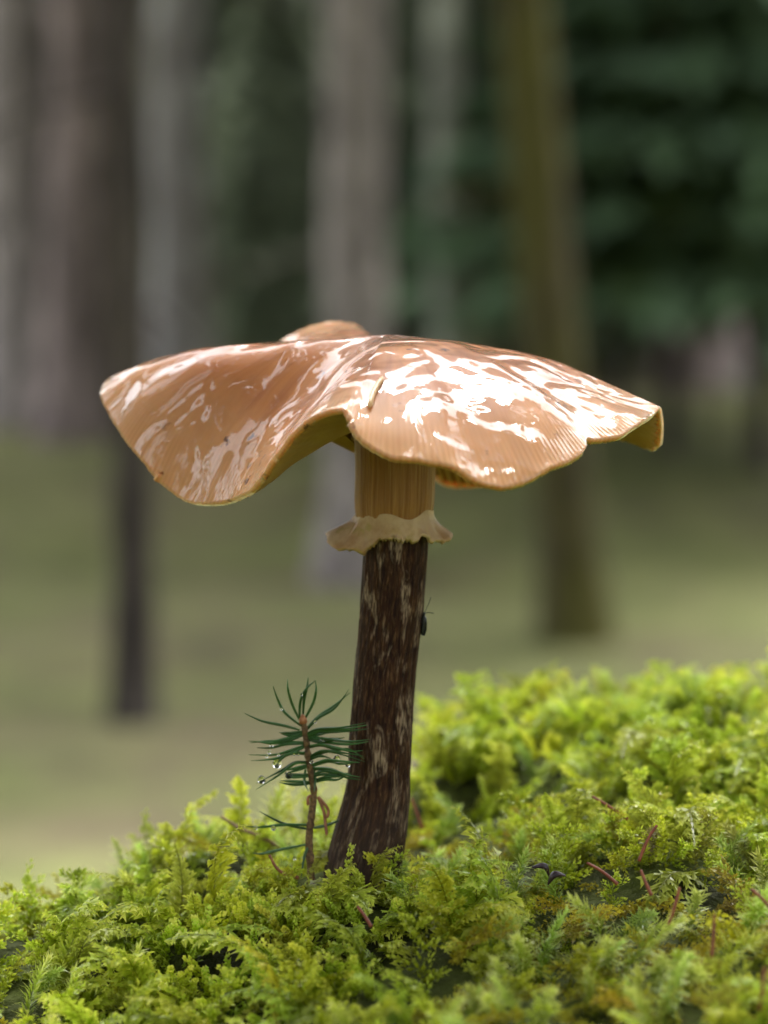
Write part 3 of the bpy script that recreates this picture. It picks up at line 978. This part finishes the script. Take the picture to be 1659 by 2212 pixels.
# tan spruce needle lying on the cap, laid onto the skin by ray casting
from mathutils.bvhtree import BVHTree
bpy.context.view_layer.update()
cap_o = bpy.data.objects['cap']
bvh = BVHTree.FromPolygons([tuple(v.co) for v in cap_o.data.vertices], [tuple(p.vertices) for p in cap_o.data.polygons])
w3 = []
for px, py in ((826, 821), (818, 832), (810, 846), (803, 862), (797, 884)):
    d = (P(px, py, 0) - CAM).normalized()
    hit, nrm_, _, _ = bvh.ray_cast(CAM - Vector(MO), d)
    if hit: w3.append(tuple(hit + Vector(MO) + nrm_ * (0.0004 if nrm_.dot(d) < 0 else -0.0004)))
c = catmull(w3, 12)
v, q, t = tube(c - c[0], [0.0003] + [0.0005] * 10 + [0.0002], 7)
o = obj('fallen_needle', mesh_np('fallen_needle', v, [q, t], M_TAN, smooth=True))
o.location = tuple(c[0])
tag(o, 'small tan needle stuck to the front of the wet mushroom cap', 'needle')


# ------------------------------------------------------------------ moss
def frond(kind, rng):
    """returns V, F(tris), c (0 base .. 1 tip per vertex) in metres, growing along +Z, facing -Y"""
    V, F, C = [], [], []

    def tri(a, b_, c_, k):
        i = len(V)
        V.extend((a, b_, c_)); F.append((i, i + 1, i + 2)); C.extend((k[0], k[1], k[2]))

    def scales(fn, N, r0, ll, k0, k1, spread=0.85, wid=0.5, tip_r=0.35):
        """leafy shoot along fn(s): small pointed leaves in a spiral"""
        for i in range(N):
            s = i / N
            o = fn(s)
            tn = fn(s + .03) - fn(s - .03); tn /= np.linalg.norm(tn) + 1e-12
            a = i * 2.39996 + rng.normal(0, .25)
            e1 = np.cross(tn, np.array((0.2, 1.0, 0.31))); e1 /= np.linalg.norm(e1)
            e2 = np.cross(tn, e1)
            rd = e1 * math.cos(a) + e2 * math.sin(a)
            r_ = r0 * (1 - (1 - tip_r) * s ** 1.5)
            L_ = ll * (1 - .35 * s) * rng.uniform(.75, 1.25)
            b0 = o + rd * r_ * .3
            mid = b0 + (tn * .75 + rd * spread) * L_ * .55
            tip = mid + (tn * (.55 + .5 * s) + rd * (spread * rng.uniform(.1, 1.2) - .25)) * L_ * .5 + rng.normal(0, .08, 3) * L_
            cr = np.cross(rd, tn) * L_ * wid * .5
            k = k0 + (k1 - k0) * s + rng.normal(0, .05)
            tri(b0, mid + cr, mid - cr, (k - .25, k, k))
            tri(mid - cr, mid + cr, tip, (k, k, k + .3))

    def curve(o, d, L, bend):
        d = d / np.linalg.norm(d)
        return lambda s: o + d * L * s + bend * L * s * s

    if kind == 'plume':      # ostrich-plume moss: dense curled side branches, nodding tip
        L = 0.0185
        n = 22
        wmax = rng.uniform(0.0042, 0.0056)
        arch = rng.uniform(0.5, 1.0)
        bend = rng.uniform(-0.35, 0.35)

        def axis(s):
            return np.array((bend * L * s * s, -L * arch * s ** 2.4 * 0.75, L * (s - 0.42 * arch * s ** 3)))
        for i in range(n):
            s = (i + 0.3) / n
            o = axis(s)
            tn = axis(s + 0.03) - axis(s); tn /= np.linalg.norm(tn)
            fr = np.cross(np.array((1.0, 0, 0)), tn); fr /= np.linalg.norm(fr)
            sd = np.cross(tn, fr)
            wd = 0.00016
            tri(o - sd * wd, o + sd * wd, axis(min(1, s + 1.3 / n)), (s * .4, s * .4, s * .5))
            for sg in (-1, 1):
                ln = wmax * (1 - s) ** 0.7 * min(1, 0.4 + s * 3) * rng.uniform(0.55, 1.15)
                m = max(3, int(ln / 0.00075))
                ang = rng.normal(1.0, 0.16)
                d0 = sd * sg * math.sin(ang) + tn * math.cos(ang)
                curl = rng.uniform(0.3, 1.6)
                lift = rng.normal(0, .25)
                prev = o.copy()
                for j in range(m):
                    f = (j + 1) / m
                    dj = d0 + fr * lift + tn * (0.35 + .3 * curl) * f * f + fr * curl * f * f * 0.9
                    dj = dj / np.linalg.norm(dj)
                    st = ln / m
                    cr = np.cross(dj, fr); cr /= np.linalg.norm(cr) + 1e-9
                    w_ = 0.0006 * (1 - 0.4 * f) * rng.uniform(0.7, 1.3)
                    ll = st * rng.uniform(1.3, 2.0)
                    k0 = 0.3 + 0.3 * s + 0.35 * f
                    for q in (-1, 1):
                        tip = prev + dj * ll + cr * q * w_ * 1.2 + fr * rng.normal(0.0002, 0.0003)
                        tri(prev - dj * st * .3, prev + dj * ll * .8, tip, (k0 - .25, k0, k0 + .2))
                    prev = prev + dj * st
    elif kind == 'sprig':    # irregular pinnate shoot with plump, tapered, scaly branches
        L = rng.uniform(0.011, 0.016)
        bd = np.array((rng.normal(0, .25), -rng.uniform(.1, .55), -rng.uniform(0, .3)))
        main = curve(np.zeros(3), np.array((0, 0, 1.0)), L, bd)
        scales(main, 34, 0.0005, 0.0016, .25, .75)
        nb = int(rng.integers(7, 11))
        for b_ in range(nb):
            s = rng.uniform(.15, .92)
            a = (b_ % 2 * math.pi) + rng.normal(0, .7)
            d = np.array((math.cos(a), math.sin(a) * .8, rng.uniform(.25, 1.0)))
            scales(curve(main(s), d, rng.uniform(.0028, .0058) * (1.15 - .6 * s), np.array((0, -rng.uniform(0, .4), -rng.uniform(-.2, .6)))), 17, 0.00042, 0.0013, .3 + .2 * s, .8)
    elif kind == 'step':     # flat loose fern-like frond
        L = 0.015
        bd = np.array((rng.normal(0, .15), -.35, -.15))
        main = curve(np.zeros(3), np.array((0, 0, 1.0)), L, bd)
        for i in range(12):
            s0 = i / 12
            tri(main(s0) - np.array((.0002, 0, 0)), main(s0) + np.array((.0002, 0, 0)), main(s0 + .1), (0, 0, 0))
        for i in range(11):
            s = .12 + .85 * i / 11
            for sg in (-1, 1):
                ln = 0.0075 * (1 - s) ** .7 * min(1, .5 + 2 * s) * rng.uniform(.6, 1.1)
                d = np.array((sg * .9, rng.normal(0, .2), .55 + rng.normal(0, .15)))
                br = curve(main(s), d, ln, np.array((0, -rng.uniform(0, .5), rng.normal(.1, .1))))
                scales(br, max(5, int(ln / .00045)), .0003, .0012, .25 + .2 * s, .7, .7, .45)
                for u in (.35, .62):
                    if ln > .003:
                        scales(curve(br(u), d + np.array((0, 0, .9 * (1 if rng.random() < .5 else -1))), ln * .35, np.zeros(3)), 5, .00025, .001, .4, .75)
    elif kind == 'brush':    # shoot bristling with fine backswept leaves
        L = rng.uniform(0.009, 0.014)
        bx, by = rng.uniform(-.5, .5), rng.uniform(-.7, .1)

        def axis(s):
            return np.array((bx * L * s * s, by * L * s * s, L * s))
        N = 130
        for i in range(N):
            s = 0.1 + 0.9 * (i / N)
            o = axis(s)
            tn = axis(s + .02) - axis(s - .02); tn /= np.linalg.norm(tn)
            a = i * 2.39996 + rng.normal(0, .3)
            e1 = np.cross(tn, np.array((0, 1.0, 0.2))); e1 /= np.linalg.norm(e1)
            e2 = np.cross(tn, e1)
            rd = e1 * math.cos(a) + e2 * math.sin(a)
            ll = 0.0030 * (0.7 + 0.4 * math.sin(math.pi * s)) * rng.uniform(.6, 1.25)
            sp = 0.8 - 0.45 * s ** 3
            mid = o + (rd * sp + tn * 0.7) * ll * 0.5
            tip = mid + (rd * (sp + .1) + tn * (0.05 + 0.7 * s ** 2) + rng.normal(0, .3, 3)) * ll * 0.5
            cr = np.cross(rd, tn) * 0.00019
            k0 = 0.3 + 0.5 * s
            tri(o, mid + cr, mid - cr, (k0 - .2, k0, k0))
            tri(mid - cr, mid + cr, tip, (k0, k0, k0 + .35))
    else:   # 'worm': swollen catkin-like shoots
        for wn in range(5):
            o0 = np.array((rng.normal(0, .0018), rng.normal(0, .0018), 0.002))
            d0 = np.array((rng.normal(0, .35), rng.normal(-.1, .35), 1.0))
            bd = np.array((rng.normal(0, .35), rng.normal(-.1, .35), -rng.uniform(0.0, .4)))
            scales(curve(o0, d0, rng.uniform(.006, .011), bd), 44, 0.0011, 0.0013, .3, .85, .45, .8, .8)
    return np.array(V), np.array(F), np.clip(np.array(C), 0, 1.1)


PROTO = []
for kind, num in (('plume', 8), ('sprig', 8), ('step', 5), ('brush', 6), ('worm', 4)):
    for j in range(num):
        PROTO.append((kind, *frond(kind, RNG)))
KIDX = {k_: [i for i, p in enumerate(PROTO) if p[0] == k_] for k_ in ('plume', 'sprig', 'step', 'brush', 'worm')}
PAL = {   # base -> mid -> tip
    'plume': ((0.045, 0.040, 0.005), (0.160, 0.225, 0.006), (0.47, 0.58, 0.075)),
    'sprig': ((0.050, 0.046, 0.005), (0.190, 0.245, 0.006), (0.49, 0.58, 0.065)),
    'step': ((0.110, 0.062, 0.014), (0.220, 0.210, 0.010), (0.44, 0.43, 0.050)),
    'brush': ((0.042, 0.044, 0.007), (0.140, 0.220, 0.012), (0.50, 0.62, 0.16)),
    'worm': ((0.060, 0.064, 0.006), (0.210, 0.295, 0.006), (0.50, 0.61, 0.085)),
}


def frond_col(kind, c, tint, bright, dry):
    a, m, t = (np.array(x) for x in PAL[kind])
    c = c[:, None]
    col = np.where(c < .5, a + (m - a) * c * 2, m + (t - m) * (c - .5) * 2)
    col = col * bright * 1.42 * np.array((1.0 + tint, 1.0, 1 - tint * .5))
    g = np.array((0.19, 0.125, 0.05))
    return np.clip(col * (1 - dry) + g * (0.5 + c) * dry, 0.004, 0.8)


# scatter
spots = []
stem_foot = P(790, 1860, 0)
seed_foot = P(*zp(650, 1700), SY)
tries = 0
cell = {}
while len(spots) < 6000 and tries < 110000:
    tries += 1
    y = RNG.uniform(-0.24, 0.24)
    hw = 0.155 * (y + 0.62) / 0.5 + 0.02
    x = RNG.uniform(-hw, hw)
    if y > edge_y(x) + 0.045: continue
    if (x - stem_foot.x) ** 2 + (y - 0.001) ** 2 < 0.0062 ** 2: continue
    if (x - seed_foot.x) ** 2 + (y - SY) ** 2 < 0.002 ** 2: continue
    if (x - HOLE.x) ** 2 + (y - 0.01) ** 2 < 0.006 ** 2: continue
    key = (int(x / 0.0033), int(y / 0.0033))
    if cell.get(key, 0) >= 1: continue
    cell[key] = cell.get(key, 0) + 1
    kd = nz(x * 16, y * 16, 2.0) + RNG.normal(0, .22)
    kind = 'worm' if kd > 0.42 else 'plume' if kd > 0.12 else 'sprig' if kd > -.15 else 'brush' if kd > -0.34 else 'step'
    if y > 0.06 and kind == 'step': kind = 'worm'
    i = int(RNG.choice(KIDX[kind]))
    sc = RNG.uniform(0.75, 1.2)
    if kind == 'plume' and RNG.random() < 0.4 and -0.08 < y < edge_y(x) - 0.035: sc *= RNG.uniform(1.15, 1.5)
    # keep the fronds in front of stem foot and seedling low
    if -0.035 < y < 0.0 and abs(x - (stem_foot.x - 0.004)) < 0.016: sc *= 0.9
    if kind == 'step':
        tilt = RNG.normal(1.15, 0.25)
    elif kind == 'plume':
        tilt = RNG.normal(0.35, 0.4)
    else:
        tilt = RNG.normal(0.25, 0.3)
    yaw = RNG.normal(0, 0.95) if RNG.random() < 0.75 else RNG.uniform(-3.1, 3.1)
    z = mound_z(x, y) - 0.002
    M = Matrix.Translation((x, y, z)) @ Matrix.Rotation(yaw, 4, 'Z') @ Matrix.Rotation(tilt, 4, 'X') @ Matrix.Rotation(RNG.normal(0, .35), 4, 'Z') @ Matrix.Scale(sc, 4)
    spots.append((i, M, x, y, max(-0.04, RNG.normal(0.05, 0.1)), RNG.uniform(0.75, 1.4) * (1 + 0.25 * nz(x * 30, y * 30, 5)), max(0.0, RNG.normal(-0.2, 0.28) + 0.5 * nz(x * 25, y * 25, 9))))


def in_view(x, y, z=0.005):
    d = y - CAM.y
    if d < 0.05: return False
    px = 829.5 + x / d / K
    v_ = (Vector((x, y, z)) - CAM)
    py = 1106 - v_.dot(UPV) / v_.dot(FWD) / K
    return 20 < px < 1640 and py < 2190


# the fronds that show largest: individuals
order = sorted([k_ for k_, s in enumerate(spots) if in_view(s[2], s[3], s[1].translation.z + .006) and s[3] < edge_y(s[2])], key=lambda k_: spots[k_][3] - 0.4 * (PROTO[spots[k_][0]][0] == 'plume'))
single = set(order[:300])
NAMES = {'plume': 'feathery curled green moss plume', 'step': 'flat yellow-olive fern-like moss frond', 'sprig': 'irregularly branched scaly moss sprig',
         'brush': 'spiky bottle-brush moss shoot', 'worm': 'cluster of swollen catkin-like moss tips'}
LAND = [('beside the foot of the mushroom stem', stem_foot.x, 0.0), ('beside the foot of the spruce seedling', seed_foot.x - 0.006, SY - 0.004)]
for nm, px, py in (('around the two dark seed husks', 1185, 1892), ('around the upright rust-red stalk', 1540, 2040), ('around the slanted red-brown stalk up the bank', 1320, 1748), ('around the dark hollow in the moss', 440, 1880),
                   ('at the dark red stalk tip below the mushroom foot', 786, 1978), ('under the dark brown bare moss stem', 1645, 1940)):
    q_ = on_bank(px, py, 0.006)
    LAND.append((nm, q_.x, q_.y))
share = {}
Vs, Fs, Cs, off = [], [], [], 0
for k_, (i, M, x, y, tint, br, dry) in enumerate(spots):
    kind, V, F, C = PROTO[i]
    if k_ in single:
        var = k_ % 3
        if (i, var) not in share:
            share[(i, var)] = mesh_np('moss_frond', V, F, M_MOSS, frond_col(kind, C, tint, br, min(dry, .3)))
        o = obj('moss_frond', share[(i, var)])
        o.matrix_world = M
        place, best = 'in the open carpet of moss', 0.028
        for nm, lx, ly in LAND:
            dd = math.hypot(x - lx, y - ly)
            if dd < best: place, best = nm, dd
        tag(o, NAMES[kind] + ' ' + place, 'moss', kind + ' moss fronds ' + place)
    else:
        A = np.array(M)
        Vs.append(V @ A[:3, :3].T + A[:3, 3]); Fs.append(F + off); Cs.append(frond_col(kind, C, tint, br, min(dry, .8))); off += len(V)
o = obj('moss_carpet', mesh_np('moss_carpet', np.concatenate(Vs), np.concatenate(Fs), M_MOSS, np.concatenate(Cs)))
tag(o, 'thick carpet of yellow-green feather moss covering the bank', 'moss', kind='stuff')
